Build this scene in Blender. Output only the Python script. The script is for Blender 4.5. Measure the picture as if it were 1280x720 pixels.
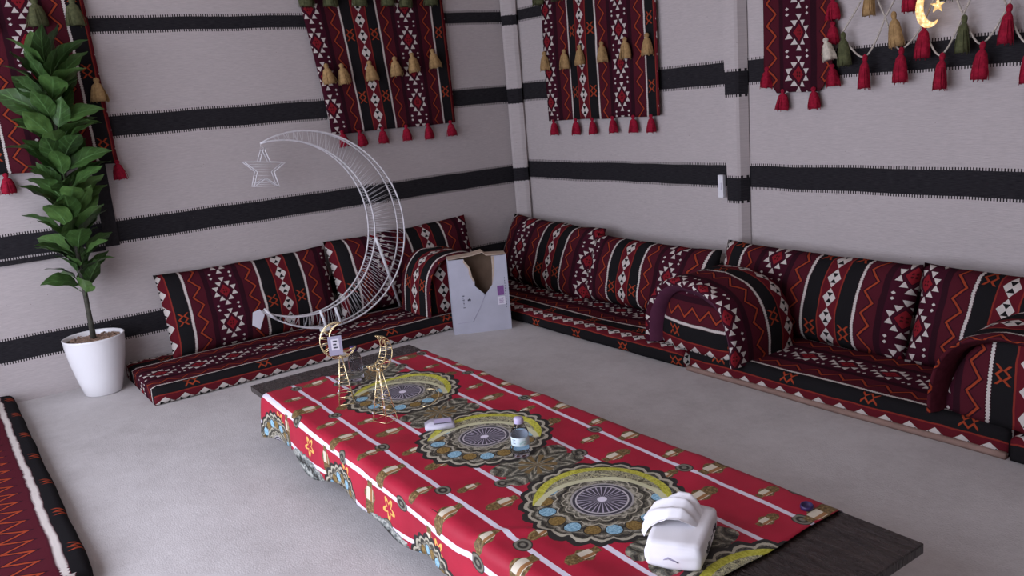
import bpy, bmesh, math, random
from mathutils import Vector, Matrix, noise, Euler
from math import sin, cos, pi, radians

# ------------------------------------------------------------------ clear
for o in list(bpy.data.objects): bpy.data.objects.remove(o, do_unlink=True)
S = bpy.context.scene
C = S.collection
random.seed(7)

# ------------------------------------------------------------------ camera
YAW, PITCH, ROLL, FPX = 0.967849, 0.221594, -0.0835328, 1059.366
f = Vector((-sin(YAW)*cos(PITCH), cos(YAW)*cos(PITCH), -sin(PITCH)))
r0 = Vector((cos(YAW), sin(YAW), 0)); u0 = r0.cross(f)
rr = r0*cos(ROLL) + u0*sin(ROLL); uu = -r0*sin(ROLL) + u0*cos(ROLL)
cd = bpy.data.cameras.new('camera'); cam = bpy.data.objects.new('camera', cd); C.objects.link(cam)
m = Matrix((rr, uu, -f)).transposed().to_4x4(); m.translation = (5.5367, -4.0103, 1.49962)
cam.matrix_world = m
cd.sensor_width = 36; cd.lens = FPX/1280*36; cd.clip_start = .05
S.camera = cam

# ------------------------------------------------------------------ world: bright overcast sky seen through the open front of the tent
w = bpy.data.worlds.new('sky'); S.world = w; w.use_nodes = True
bg = w.node_tree.nodes['Background']
bg.inputs[0].default_value = (0.81, 0.84, 1.0, 1); bg.inputs[1].default_value = 3.2
# daylight coming in through the open tent front (door opening in the wall behind-left of the camera)
ld = bpy.data.lights.new('door_daylight', 'AREA'); ld.shape = 'RECTANGLE'; ld.size = 4.4; ld.size_y = 2.5
ld.energy = 120; ld.color = (0.80, 0.83, 1.0)
lo = bpy.data.objects.new('door_daylight', ld); C.objects.link(lo)
lo.location = (2.9, -5.25, 1.35); lo.rotation_euler = (radians(90), 0, 0)      # shines towards +y, into the tent
S.view_settings.view_transform = 'Standard'; S.view_settings.look = 'None'
S.view_settings.gamma = 1; S.view_settings.exposure = -0.18; S.view_settings.use_curve_mapping = False

# ================================================================== node helpers
class NT:
    def __init__(s, name, rough=.9, spec=.2):
        s.m = bpy.data.materials.new(name); s.m.use_nodes = True
        s.t = s.m.node_tree; s.b = s.t.nodes['Principled BSDF']
        s.b.inputs['Roughness'].default_value = rough
        s.b.inputs['Specular IOR Level'].default_value = spec
    def n(s, k, **kw):
        x = s.t.nodes.new(k)
        for a, v in kw.items(): setattr(x, a, v)
        return x
    def put(s, sock, v):
        if isinstance(v, E): s.t.links.new(v.s, sock)
        elif isinstance(v, tuple): sock.default_value = (*v, 1) if len(v) == 3 and sock.type == 'RGBA' else v
        else: sock.default_value = v
    def math(s, op, a, b=None, c=None):
        x = s.n('ShaderNodeMath', operation=op)
        for i, v in enumerate((a, b, c)):
            if v is not None: s.put(x.inputs[i], v)
        return E(s, x.outputs[0])
    def mix(s, fac, a, b):
        x = s.n('ShaderNodeMix', data_type='RGBA')
        s.put(x.inputs[0], fac); s.put(x.inputs[6], a); s.put(x.inputs[7], b)
        return E(s, x.outputs[2])
    def coord(s, kind='Object'):
        x = s.n('ShaderNodeTexCoord'); return E(s, x.outputs[kind])
    def pos(s):
        return E(s, s.n('ShaderNodeNewGeometry').outputs['Position'])
    def xyz(s, v):
        x = s.n('ShaderNodeSeparateXYZ'); s.put(x.inputs[0], v)
        return [E(s, o) for o in x.outputs]
    def vec(s, a, b, c=0.0):
        x = s.n('ShaderNodeCombineXYZ')
        for i, v in enumerate((a, b, c)): s.put(x.inputs[i], v)
        return E(s, x.outputs[0])
    def noise(s, v, scale, detail=3, rough=.5, dist=0):
        x = s.n('ShaderNodeTexNoise'); s.put(x.inputs['Vector'], v)
        x.inputs['Scale'].default_value = scale; x.inputs['Detail'].default_value = detail
        x.inputs['Roughness'].default_value = rough; x.inputs['Distortion'].default_value = dist
        return E(s, x.outputs[0])
    def voro(s, v, scale, feature='F1'):
        x = s.n('ShaderNodeTexVoronoi', feature=feature); s.put(x.inputs['Vector'], v)
        x.inputs['Scale'].default_value = scale
        return E(s, x.outputs['Distance'])
    def ramp(s, fac, stops, const=False):
        x = s.n('ShaderNodeValToRGB'); s.put(x.inputs[0], fac); cr = x.color_ramp
        if const: cr.interpolation = 'CONSTANT'
        while len(cr.elements) < len(stops): cr.elements.new(.5)
        for e, (p, c) in zip(cr.elements, stops): e.position = p; e.color = (*c, 1)
        return E(s, x.outputs[0])
    def color(s, v): s.put(s.b.inputs['Base Color'], v)
    def bump(s, h, strength=.3, dist=.002):
        x = s.n('ShaderNodeBump'); s.put(x.inputs['Height'], h)
        x.inputs['Strength'].default_value = strength; x.inputs['Distance'].default_value = dist
        s.t.links.new(x.outputs[0], s.b.inputs['Normal'])
class E:
    def __init__(s, n, sock): s.n, s.s = n, sock
    def __add__(a, b): return a.n.math('ADD', a, b)
    __radd__ = __add__
    def __sub__(a, b): return a.n.math('SUBTRACT', a, b)
    def __rsub__(a, b): return a.n.math('SUBTRACT', b, a)
    def __mul__(a, b): return a.n.math('MULTIPLY', a, b)
    __rmul__ = __mul__
    def __truediv__(a, b): return a.n.math('DIVIDE', a, b)
    def lt(a, b): return a.n.math('LESS_THAN', a, b)
    def gt(a, b): return a.n.math('GREATER_THAN', a, b)
    def abs(a): return a.n.math('ABSOLUTE', a)
    def mod(a, p): return a.n.math('FLOORED_MODULO', a, p)
    def tri(a, p):                                  # triangle wave -1..1 of period p
        return (a.n.math('PINGPONG', a, p/2)*(4/p)) - 1.0
    def max(a, b): return a.n.math('MAXIMUM', a, b)
    def min(a, b): return a.n.math('MINIMUM', a, b)
    def sin(a): return a.n.math('SINE', a)
    def sqrt(a): return a.n.math('SQRT', a)
    def between(a, lo, hi): return a.gt(lo)*a.lt(hi)

def plain(name, col, rough=.8, spec=.3, var=0.0, scale=20, metal=0.0, bump=0.0, bscale=200):
    t = NT(name, rough, spec); t.b.inputs['Metallic'].default_value = metal
    p = t.coord('Object')
    nz = t.noise(p, scale)
    d = tuple(max(0, c*(1-var)) for c in col); e = tuple(min(1, c*(1+var)) for c in col)
    t.color(t.ramp(nz, [(.3, d), (.7, e)]))
    if bump: t.bump(t.noise(p, bscale), bump)
    return t.m

# ------------------------------------------------------------------ the woven patterned cloth of cushions and hangings
KU, KV = .00207, .00145
def sadu_mat():
    t = NT('striped_tribal_weave', 1.0, .03)
    uv = t.coord('UV'); U, V, _ = t.xyz(uv)
    wob = t.noise(uv, 9, 2)
    u = U/KU + (wob-.5)*6; v = V/KV
    tt = ((u).mod(372.0) - 186.0).abs()             # 0 = medallion centre, 186 = diamond centre
    maroon, wine, dark, black = (.060,.011,.018), (.074,.012,.019), (.028,.008,.013), (.014,.013,.014)
    orange, red, white = (.30,.048,.020), (.22,.030,.022), (.56,.51,.47)
    k = 186.0
    col = t.ramp(tt/k, [(0,(.050,.009,.018)),(42/k,dark),(58/k,wine),(108/k,maroon),(119/k,black),(158/k,red),(162/k,(.110,.012,.018))], True)
        # zigzag
    z = ((tt - 84) - v.tri(80)*13).abs()
    col = t.mix(z.lt(7.0)*z.gt(3.2), col, dark)
    col = t.mix(z.lt(3.2), col, orange)
    # rope line
    rope = (tt-114.5).abs() + (v.tri(9)*1.2)
    col = t.mix(rope.lt(3.4), col, white)
    # medallions
    dv = (v.mod(150.0) - 75.0).abs()
    core = tt/17.5 + dv/31.0
    col = t.mix(core.lt(1.12), col, (.030,.008,.013))
    col = t.mix(core.lt(1.0), col, (.21,.015,.022))
    col = t.mix((core.lt(.85))*((tt*.42).sin()*(dv*.26).sin()).gt(.5), col, (.06,.01,.012))
    row = t.math('FLOOR', dv/21.5, None)
    fr = dv/21.5 - row
    tooth = ((tt - (2.0-row)*13.5).abs().lt(fr*9.2))*dv.lt(64.5)*fr.gt(.06)
    col = t.mix(tooth, col, white)
    dot = (((tt-31)/5.0).abs() + (((dv-65).abs()-0.0)/6.0).abs()).lt(1.0)
    col = t.mix(dot, col, white)
    # diamonds with a black hourglass
    x = 186.0 - tt
    dv2 = (v.mod(74.0) - 37.0).abs()
    dd = x/19.0 + dv2/37.0
    col = t.mix(dd.lt(.97), col, white)
    hour = (dv2/37.0).between(.09,.52)*((dv2/37.0-.06)*1.0).gt(x/19.0)
    col = t.mix(hour, col, black)
    # orange motif on the black bands
    mv = v.mod(290.0) - 145.0
    mu = (tt - 138)
    zz = ((mu.abs() - 7.5) + (mv*1.0).tri(27)*5.0).abs()
    col = t.mix(zz.lt(2.9)*mv.abs().lt(27), col, orange)
    # yarn
    yarn = t.noise(t.vec(U*260.0, V*700.0), 1.0, 2)
    fade = t.noise(uv, 3.5, 4)
    x_ = t.n('ShaderNodeMix', data_type='RGBA', blend_type='MULTIPLY'); x_.inputs[0].default_value = 1
    t.put(x_.inputs[6], col); t.put(x_.inputs[7], t.ramp(yarn*.6+fade*.4, [(.25,(.72,.72,.72)),(.7,(1.12,1.12,1.12))]))
    t.color(E(t, x_.outputs[2]))
    t.bump(yarn, .5, .0015)
    return t.m

def wall_mat(name, axis, bands, tint=(.49,.44,.43), rim=.014):
    """beige woven tent cloth with black woven bands at given heights, comb-stitched at their edges"""
    t = NT(name, .95, .1)
    P = t.pos(); X, Y, Z = t.xyz(P); A = (X, Y)[axis]
    wob = (t.noise(t.vec(A*1.0, 0.0, 0.0), 2.2, 3)-.5)*.022
    z = Z + wob
    weave = t.noise(t.vec(A*26.0, 0.0, Z*420.0), 1.0, 2)
    slub = t.noise(t.vec(A*9.0, 3.0, Z*120.0), 1.0, 3)
    big = t.noise(P, 1.6, 3)
    base = t.ramp(weave*.55+slub*.3+big*.15, [(.32, tuple(c*.80 for c in tint)), (.62, tint), (.8, tuple(min(1,c*1.12) for c in tint))])
    nb = None; nc = None
    for lo, hi in bands:
        q = z.between(lo, hi); nb = q if nb is None else nb.max(q)
        q = z.between(lo-rim, hi+rim); nc = q if nc is None else nc.max(q)
    comb = (A.mod(.014)).lt(.0062)
    base = t.mix(nc*comb, base, (.02,.018,.018))
    base = t.mix(nb, base, t.ramp(weave, [(.3,(.012,.011,.013)),(.7,(.030,.028,.031))]))
    spk = t.voro(t.vec(A*14.0, 0.0, Z*14.0), 1.0).lt(.035)
    base = t.mix(spk*.5, base, (.12,.10,.09))
    t.color(base)
    t.bump(weave*.7+slub*.3, .35, .004)
    return t.m

def floor_mat():
    t = NT('grey_felt_floor', .95, .12)
    P = t.pos()
    a = t.noise(P, 1.1, 5, .6); b = t.noise(P, 7, 5, .65); g = t.noise(P, 160, 2); h = t.noise(P, 30, 4, .7)
    c = t.ramp(a*.4+b*.3+h*.2+g*.12, [(.34,(.40,.375,.365)),(.52,(.52,.495,.485)),(.68,(.60,.575,.565))])
    spot = t.voro(P, 3.2).lt(.012)
    c = t.mix(spot, c, (.05,.045,.045))
    t.color(c); t.bump(g*.6+h*.4, .5, .004)
    return t.m

def cloth_mat():
    t = NT('printed_red_tablecloth', .55, .3)
    uv = t.coord('UV'); U, V, _ = t.xyz(uv)          # U along the table (m), V across from the centre line (m)
    olive, grey, cream, ink = (.105,.094,.062), (.185,.175,.14), (.42,.39,.30), (.022,.020,.018)
    redg = t.ramp(t.noise(uv, 5, 4), [(.3,(.31,.007,.026)),(.7,(.42,.012,.038))])
    col = redg
    av = V.abs()
    # lavender-white stripes, broken here and there
    for k, (c, hw) in enumerate(((.168,.0085),(.335,.0085),(.468,.0105),(.592,.009))):
        line = (av-c).abs().lt(hw)
        gap = (U + .11*k).mod(.46).lt(.055)
        col = t.mix(line*(1.0-gap), col, (.66,.62,.70))
        cu = ((U + .11*k).mod(.46) - .0275)/.034; cv = (av-c)/.027
        coin = (cu*cu + cv*cv)
        rings = ((coin.sqrt()*11.0).sin()*.5+.5)
        col = t.mix(coin.lt(1.0), col, t.ramp(rings, [(.2,ink),(.55,olive),(.9,grey)]))
    # lantern prints in the red bands
    for c, off, s in ((.245,.06,.95),(.265,.23,.7),(.405,.15,1.05),(.395,.33,.75),(.535,.22,1.0)):
        lu = ((U + off).mod(.40) - .20)/(.034*s); lv = (av-c)/(.062*s)
        w_ = (1.0 - (lv*1.3).abs()*.45) - ((lv*7.0).sin()*.14)
        body = lu.abs().lt(w_)*lv.abs().lt(1.0)
        glass = (lu.abs().lt(.62))*((lv+.22).abs().lt(.38))
        bars = ((lu*5.0).sin()).gt(.5)
        col = t.mix(body, col, t.ramp(t.noise(uv, 120, 2), [(.3,(.055,.030,.010)),(.55,(.17,.105,.035)),(.75,(.36,.27,.12))]))
        col = t.mix(glass*body, col, t.mix(bars, (.62,.56,.44), (.30,.14,.05)))
    # golden stars and crescents on the hanging sides
    su = ((U+.12).mod(.34) - .17); sv = (av-.525)
    ang = t.math('ARCTAN2', sv, su); rad = (su*su+sv*sv).sqrt()
    star = rad/(.030 + (ang*5.0).sin()*.012)
    col = t.mix(star.lt(1.0)*star.gt(.62), col, (.70,.42,.10))
    # mandalas along the middle
    def mandala(col, u, v, R, rot, crescent):
        rad = (u*u+v*v).sqrt()/R; th = t.math('ARCTAN2', v, u)
        sc = (th*11.0).sin().abs()
        edge = rad - sc*.065 - (t.noise(uv, 40, 2)-.5)*.06
        inside = edge.lt(.955)
        fil = (rad*34.0 + (th*11.0).sin()*1.5*rad + (t.noise(uv, 60, 2)-.5)*5.0).sin()*.30 + t.noise(uv, 95, 2, .5, 1.5)*.42 + .26
        c = t.ramp(fil, [(.18,ink),(.28,(.085,.076,.05)),(.45,(.15,.14,.105)),(.52,ink),(.56,(.12,.108,.072)),(.70,grey),(.80,cream)])
        c = t.mix(edge.between(.885,.955), c, ink)
        c = t.mix(edge.between(.84,.885), c, cream)
        c = t.mix(edge.between(.80,.815), c, ink)
        # bead ring: blue and brown drops
        bu = th.mod(pi/9) / (pi/9) - .5
        bead = (bu*2.5)*(bu*2.5) + ((rad-.69)/.105)*((rad-.69)/.105)
        alt = (th).mod(2*pi/9).lt(pi/9)
        swirl = t.noise(uv, 150, 2)
        c = t.mix(bead.lt(1.25), c, ink)
        c = t.mix(bead.lt(.95), c, t.mix(alt, t.ramp(swirl,[(.35,(.13,.075,.018)),(.65,(.30,.20,.06))]), t.ramp(swirl,[(.35,(.13,.30,.42)),(.65,(.36,.58,.68))])))
        # inner petals
        pet = rad - (th*8.0).sin().abs()*.05
        c = t.mix(pet.between(.53,.55), c, cream)
        c = t.mix(pet.between(.43,.447), c, cream)
        # star wheel
        spokes = (th*14.0).sin().abs().lt(.42)
        c = t.mix(rad.lt(.375), c, (.05,.046,.06))
        c = t.mix(rad.between(.05,.30)*spokes, c, (.42,.38,.46))
        c = t.mix(rad.between(.305,.325), c, (.52,.49,.50))
        c = t.mix(rad.between(.36,.385), c, (.36,.34,.33))
        c = t.mix(rad.lt(.06), c, (.75,.70,.80))
        if crescent:
            cx, cy = cos(rot), sin(rot)
            p = u*cx + v*cy; q = v*cx - u*cy            # p along the crescent's axis
            r1 = (p*p+q*q).sqrt()/R
            p2 = p + .30*R; r2 = (p2*p2+q*q).sqrt()/R
            cres = r1.lt(.84)*r2.gt(.76)*p.gt(-.12*R)
            lace = t.noise(t.vec(u*34.0, v*34.0), 1.0, 2, .5, 3.0)
            lc = t.ramp(lace, [(.42,(.10,.09,.05)),(.48,(.50,.48,.33)),(.56,(.12,.11,.05)),(.62,(.55,.53,.30))])
            c = t.mix(cres, c, lc)
            c = t.mix(cres*r1.gt(.735), c, t.ramp(lace, [(.35,(.34,.33,.02)),(.65,(.60,.58,.09))]))
            c = t.mix(cres*r2.lt(.84), c, (.58,.57,.36))
        return t.mix(inside, col, c)
    pu = U.mod(.684) - .342
    fu = (U + .342).mod(.684) - .342
    # leafy flower between the mandalas
    frad = (fu*fu+V*V).sqrt()/.165; fth = t.math('ARCTAN2', V, fu)
    fe = frad - (fth*4.0).sin().abs()*.22 - (t.noise(uv, 30, 2)-.5)*.12
    ff = (frad*20.0 + (fth*4.0).sin().abs()*7.0 + (t.noise(uv, 40, 2)-.5)*6.0).sin()*.30 + t.noise(uv, 90, 2, .5, 1.5)*.42 + .26
    fc = t.ramp(ff, [(.16,ink),(.27,(.085,.078,.05)),(.42,(.145,.135,.10)),(.51,(.03,.034,.032)),(.55,(.11,.115,.09)),(.70,(.20,.19,.14)),(.80,(.42,.39,.30))])
    fc = t.mix(frad.lt(.42)*((fth*9.0).sin().gt(.1)), fc, (.17,.11,.04))
    col = t.mix(fe.lt(.80), col, fc)
    col = mandala(col, pu, V, .262, radians(138), True)
    # row of mandalas along both hems
    hu = (U+.34).mod(.684) - .342
    hv = av - .690
    col = mandala(col, hu, hv, .185, 0, False)
    fu2 = U.mod(.684) - .342
    hr = (fu2*fu2*.35+hv*hv).sqrt()/.115
    hf = (hr*16.0 + (t.noise(uv, 40, 2)-.5)*9.0).sin()*.25 + t.noise(uv, 70, 3, .6, 2.0)*.5 + .25
    col = t.mix((hr-(hf-.5)*.2).lt(1.0), col, t.ramp(hf, [(.30,ink),(.40,(.09,.10,.09)),(.53,(.20,.22,.21)),(.58,(.04,.05,.05)),(.64,(.14,.15,.14)),(.80,(.46,.47,.42))]))
    t.color(col)
    t.bump(t.noise(uv, 14, 3), .12, .01)
    return t.m

def wood_mat():
    t = NT('dark_table_top', .28, .5)
    P = t.pos(); X, Y, Z = t.xyz(P)
    g = t.noise(t.vec(X*3.0, Y*46.0, Z*10.0), 1.0, 5, .65, .6)
    c = t.ramp(g, [(.3,(.009,.006,.005)),(.5,(.022,.015,.013)),(.7,(.044,.032,.028))])
    t.color(c)
    film = t.noise(t.vec(X*14.0, Y*34.0, 0.0), 1.0, 3, .5, 2.0)
    t.put(t.b.inputs['Roughness'], t.ramp(film, [(.35,(.10,.10,.10)),(.65,(.34,.34,.34))]))
    t.bump(film*.85+g*.15, .45, .010)
    return t.m

def leaf_mat():
    t = NT('waxy_green_leaf', .42, .4)
    uv = t.coord('UV'); U, V, _ = t.xyz(uv)           # U along leaf 0..1, V across -1..1
    rnd = E(t, t.n('ShaderNodeObjectInfo').outputs['Random'])
    veins = ((U*34.0 - V.abs()*9.0).sin()).gt(.90)
    c = t.ramp(t.noise(uv, 4, 3)*.6 + rnd*.45, [(.25,(.022,.050,.012)),(.55,(.048,.105,.024)),(.85,(.105,.20,.050))])
    c = t.mix(veins*.35, c, (.09,.20,.07))
    c = t.mix(V.abs().lt(.05)*.6, c, (.12,.24,.08))
    t.color(c)
    return t.m

M = {}
M['sadu'] = sadu_mat()
WALL_L = [(.247,.372),(.838,.962),(1.462,1.578),(2.060,2.135)]
WALL_R = [(.250,.378),(.866,.990),(1.466,1.590),(2.060,2.135)]
M['wall_left'] = wall_mat('tent_cloth_left', 1, WALL_L)
M['wall_right'] = wall_mat('tent_cloth_right', 0, WALL_R)
M['pole2'] = wall_mat('tent_cloth_post', 0, [(.790,.925),(1.405,1.535),(2.03,2.10),(.17,.30)])
M['pole1'] = wall_mat('tent_cloth_corner_post', 0, [(.845,.945),(1.445,1.555),(2.03,2.10),(.22,.33)], (.51,.46,.45), .004)
M['tent'] = plain('tent_cloth_plain', (.46,.40,.37), .95, .1, .06, 3, bump=.2)
M['roof'] = plain('tent_roof_cloth', (.48,.41,.37), .95, .1, .06, 3, bump=.2)
def roof_mat():                                    # thin tent roof cloth that lets a little daylight through
    t = NT('tent_roof_weave', .95, .1)
    P = t.pos(); X, Y, Z = t.xyz(P)
    c = t.ramp(t.noise(t.vec(X*30.0, Y*300.0, 0.0), 1.0, 2), [(.3,(.42,.36,.32)),(.7,(.52,.45,.40))])
    t.color(c)
    tr = t.n('ShaderNodeBsdfTranslucent'); t.put(tr.inputs[0], c)
    mx = t.n('ShaderNodeMixShader'); mx.inputs[0].default_value = .11
    t.t.links.new(t.b.outputs[0], mx.inputs[1]); t.t.links.new(tr.outputs[0], mx.inputs[2])
    t.t.links.new(mx.outputs[0], t.t.nodes['Material Output'].inputs[0])
    return t.m
M['roof'] = roof_mat()
M['floor'] = floor_mat()
M['cloth'] = cloth_mat()
M['wood'] = wood_mat()
M['leaf'] = leaf_mat()
M['black_cloth'] = plain('black_woven_strip', (.022,.020,.022), .95, .1, .25, 60, bump=.3)
M['lining'] = plain('plum_lining', (.088,.022,.050), .85, .2, .12, 12, bump=.3)
M['wine'] = plain('wine_cloth', (.070,.011,.019), .9, .1, .2, 40, bump=.4)
M['beige'] = plain('beige_base_cloth', (.26,.17,.14), .9, .1, .1, 12, bump=.3)
M['red_yarn'] = plain('red_yarn', (.26,.010,.028), .9, .1, .3, 70, bump=.6)
M['olive_yarn'] = plain('olive_yarn', (.080,.085,.040), .9, .1, .3, 70, bump=.6)
M['camel_yarn'] = plain('camel_yarn', (.34,.215,.095), .9, .1, .25, 70, bump=.6)
M['cream_yarn'] = plain('cream_yarn', (.55,.49,.40), .9, .1, .2, 70, bump=.6)
M['cord'] = plain('cotton_cord', (.46,.41,.35), .9, .1, .3, 180, bump=.6)
M['silver'] = plain('white_painted_wire', (.66,.64,.66), .45, .5, .08, 40)
M['white'] = plain('white_plastic', (.72,.71,.73), .5, .4, .03, 20)
M['gold'] = plain('gold_wire', (.92,.76,.44), .25, .5, .12, 40, metal=.85)
M['pot'] = plain('glossy_white_pot', (.80,.79,.80), .22, .5, .02, 5)
M['soil'] = plain('pebbles_in_pot', (.27,.18,.13), .9, .2, .5, 60, bump=.6, bscale=90)
M['stem'] = plain('plant_stem', (.060,.058,.045), .8, .2, .3, 40, bump=.4)
M['card'] = plain('pale_grey_cardboard', (.43,.43,.50), .75, .25, .06, 8, bump=.1)
M['kraft'] = plain('brown_cardboard', (.17,.115,.08), .9, .1, .12, 14, bump=.2)
M['kraft_pale'] = plain('torn_cardboard', (.47,.37,.29), .9, .1, .12, 30, bump=.3)
M['purple_print'] = plain('purple_print', (.19,.075,.24), .6, .3, .2, 160)
M['label'] = plain('white_label', (.66,.64,.70), .6, .3, .02, 20)
M['ink'] = plain('dark_print', (.05,.05,.07), .6, .3, .1, 20)
M['tag'] = plain('lavender_grey_tag', (.34,.32,.42), .6, .3, .05, 20)
M['paper'] = plain('white_tissue', (.84,.83,.86), .9, .15, .02, 10, bump=.06, bscale=60)
M['cap'] = plain('lavender_cap', (.52,.46,.66), .4, .4, .04, 20)
M['cap_dark'] = plain('dark_violet_cap', (.030,.016,.085), .35, .5, .1, 20)
M['metal'] = plain('dark_steel', (.05,.05,.05), .5, .5, .1, 20, metal=.5)
def clear(name, col, rough, ior):
    t = NT(name, rough, .5); t.b.inputs['Transmission Weight'].default_value = 1; t.b.inputs['IOR'].default_value = ior
    nz = t.noise(t.coord('Object'), 30, 2)
    t.color(t.ramp(nz, [(.3, tuple(c*.97 for c in col)), (.7, col)]))
    return t.m
M['plastic'] = clear('clear_bottle_plastic', (.95,.95,1.0), .03, 1.13)
M['water'] = clear('water', (.95,.96,1.0), .0, 1.10)
M['film'] = clear('clear_film', (.84,.82,.94), .12, 1.25); M['film'].node_tree.nodes['Principled BSDF'].inputs['Transmission Weight'].default_value = .45
def glow_mat():
    t = NT('warm_lit_strip', .4, .4)
    nz = t.noise(t.coord('Object'), 60, 2)
    c = t.ramp(nz, [(.38,(.35,.16,.03)),(.5,(.95,.55,.16)),(.62,(1.0,.78,.40)),(.72,(1.0,.95,.78))])
    t.color((.8,.6,.3)); t.put(t.b.inputs['Emission Color'], c); t.b.inputs['Emission Strength'].default_value = 1.1
    return t.m
M['glow'] = glow_mat()

# ================================================================== mesh helpers
class MB:
    def __init__(s): s.v, s.f, s.uv, s.mi = [], [], [], []
    def vert(s, p): s.v.append(tuple(p)); return len(s.v)-1
    def face(s, idx, uv=None, mi=0): s.f.append(tuple(idx)); s.uv.append(uv); s.mi.append(mi)
    def box(s, lo, hi, mi=0):
        b = len(s.v)
        for x in (lo[0], hi[0]):
            for y in (lo[1], hi[1]):
                for z in (lo[2], hi[2]): s.v.append((x, y, z))
        for q in ((0,1,3,2),(4,6,7,5),(0,4,5,1),(2,3,7,6),(0,2,6,4),(1,5,7,3)): s.face([b+i for i in q], None, mi)
    def tube(s, pts, rad, n=6, closed=False, mi=0):
        pts = [Vector(p) for p in pts]; N = len(pts); rings = []
        up = None
        for i, p in enumerate(pts):
            a = pts[i-1] if (i or closed) else p; b = pts[(i+1) % N] if (i < N-1 or closed) else p
            t = (b-a).normalized()
            if up is None: up = Vector((0,0,1)) if abs(t.z) < .9 else Vector((1,0,0))
            sx = t.cross(up)
            if sx.length < 1e-4: sx = t.cross(Vector((.3,1,.2)))
            sx.normalize(); up = sx.cross(t).normalized()
            r = rad[i] if isinstance(rad, (list, tuple)) else rad
            rings.append([s.vert(p + (sx*cos(2*pi*k/n) + up*sin(2*pi*k/n))*r) for k in range(n)])
        for i in range(N if closed else N-1):
            A, B = rings[i], rings[(i+1) % N]
            for k in range(n): s.face((A[k], A[(k+1)%n], B[(k+1)%n], B[k]), None, mi)
        if not closed: s.face(rings[0][::-1], None, mi); s.face(rings[-1], None, mi)
    def lathe(s, prof, n=16, c=(0,0,0), jit=None, mi=0, cap=True):
        rings = []
        for i, (r, z) in enumerate(prof):
            ring = []
            for k in range(n):
                a = 2*pi*k/n; q = r*(jit(i, k) if jit else 1)
                ring.append(s.vert((c[0]+q*cos(a), c[1]+q*sin(a), c[2]+z)))
            rings.append(ring)
        for A, B in zip(rings, rings[1:]):
            for k in range(n): s.face((A[k], A[(k+1)%n], B[(k+1)%n], B[k]), None, mi)
        if cap: s.face(rings[0][::-1], None, mi); s.face(rings[-1], None, mi)
    def prism(s, poly, y0, y1, mi=0):                 # polygon in x,z extruded along y
        n = len(poly)
        a = [s.vert((x, y0, z)) for x, z in poly]; b = [s.vert((x, y1, z)) for x, z in poly]
        s.face(a, None, mi); s.face(b[::-1], None, mi)
        for i in range(n): s.face((a[i], b[i], b[(i+1)%n], a[(i+1)%n]), None, mi)
    def mesh(s, name, mats, smooth=True):
        me = bpy.data.meshes.new(name); me.from_pydata(s.v, [], s.f)
        for mt in (mats if isinstance(mats, list) else [mats]): me.materials.append(mt)
        L = me.uv_layers.new(name='UVMap').data
        for p, uv, mi in zip(me.polygons, s.uv, s.mi):
            p.use_smooth = smooth; p.material_index = mi
            for k, li in enumerate(p.loop_indices):
                L[li].uv = uv[k] if uv else (s.v[p.vertices[k]][0], s.v[p.vertices[k]][2])
        bm = bmesh.new(); bm.from_mesh(me); bmesh.ops.recalc_face_normals(bm, faces=bm.faces[:]); bm.to_mesh(me); bm.free()
        return me
    def obj(s, name, mats, parent=None, smooth=True):
        return link(name, s.mesh(name, mats, smooth), parent)
def link(name, me, parent=None):
    o = bpy.data.objects.new(name, me); C.objects.link(o)
    if parent: o.parent = parent
    return o
def tag(o, label=None, cat=None, group=None, kind=None):
    if label: o['label'] = label
    if cat: o['category'] = cat
    if group: o['group'] = group
    if kind: o['kind'] = kind
    return o
def thing(name, label, cat, loc=(0,0,0), rz=0, group=None):
    o = bpy.data.objects.new(name, None); C.objects.link(o); o.empty_display_size = .1
    o.location = loc; o.rotation_euler = (0,0,rz)
    return tag(o, label, cat, group)
def nz(x, y, z=0.0, s=1.0): return noise.noise(Vector((x*s, y*s, z*s)))
def flatten_edges(o, deg=40):
    me = o.data
    for e in me.edges: pass
    return o

# ================================================================== setting
def struct(name, mb, mat, smooth=False):
    o = mb.obj(name, mat, None, smooth); o['kind'] = 'structure'; return o
X1, Y1, H = 7.6, -5.3, 3.0
b = MB(); b.box((-.12, Y1-3, -.1), (X1+.1, .12, 0)); struct('floor', b, M['floor'])
# left wall: slightly wavy cloth, curling in where it meets the floor
def cloth_wall(axis, length, name, mat):
    b = MB(); n1, n2 = 60, 26; idx = {}
    for i in range(n1+1):
        for j in range(n2+1):
            s = length*i/n1; z = H*j/n2
            d = .006*nz(s*1.3, z*1.1, axis*7)*min(1, z*2)
            d -= 0.008
            p = (d, -s, z) if axis == 1 else (s, -d, z)
            idx[i, j] = b.vert(p)
    for i in range(n1):
        for j in range(n2): b.face((idx[i,j], idx[i+1,j], idx[i+1,j+1], idx[i,j+1]))
    # thickness behind
    if axis == 1: b.box((-.12, -length, 0), (-.03, 0, H))
    else: b.box((0, .03, 0), (length, .12, H))
    return struct(name, b, mat, True)
cloth_wall(1, -Y1, 'wall_left', M['wall_left'])
cloth_wall(0, X1, 'wall_right', M['wall_right'])
b = MB(); b.box((X1, Y1, 0), (X1+.1, .1, H)); struct('wall_back', b, M['tent'])
b = MB(); b.box((-.1, Y1-.1, 0), (.6, Y1, H)); b.box((5.2, Y1-.1, 0), (X1, Y1, H)); b.box((.6, Y1-.1, 2.65), (5.2, Y1, H)); struct('wall_front', b, M['tent'])
b = MB(); rg = [[b.vert((-.12+(X1+.22)*i/24, Y1-.1+(.22-Y1)*j/16, H + .05*sin(pi*j/16) + .015*sin(i*1.7)*sin(pi*j/16))) for j in range(17)] for i in range(25)]
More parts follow.
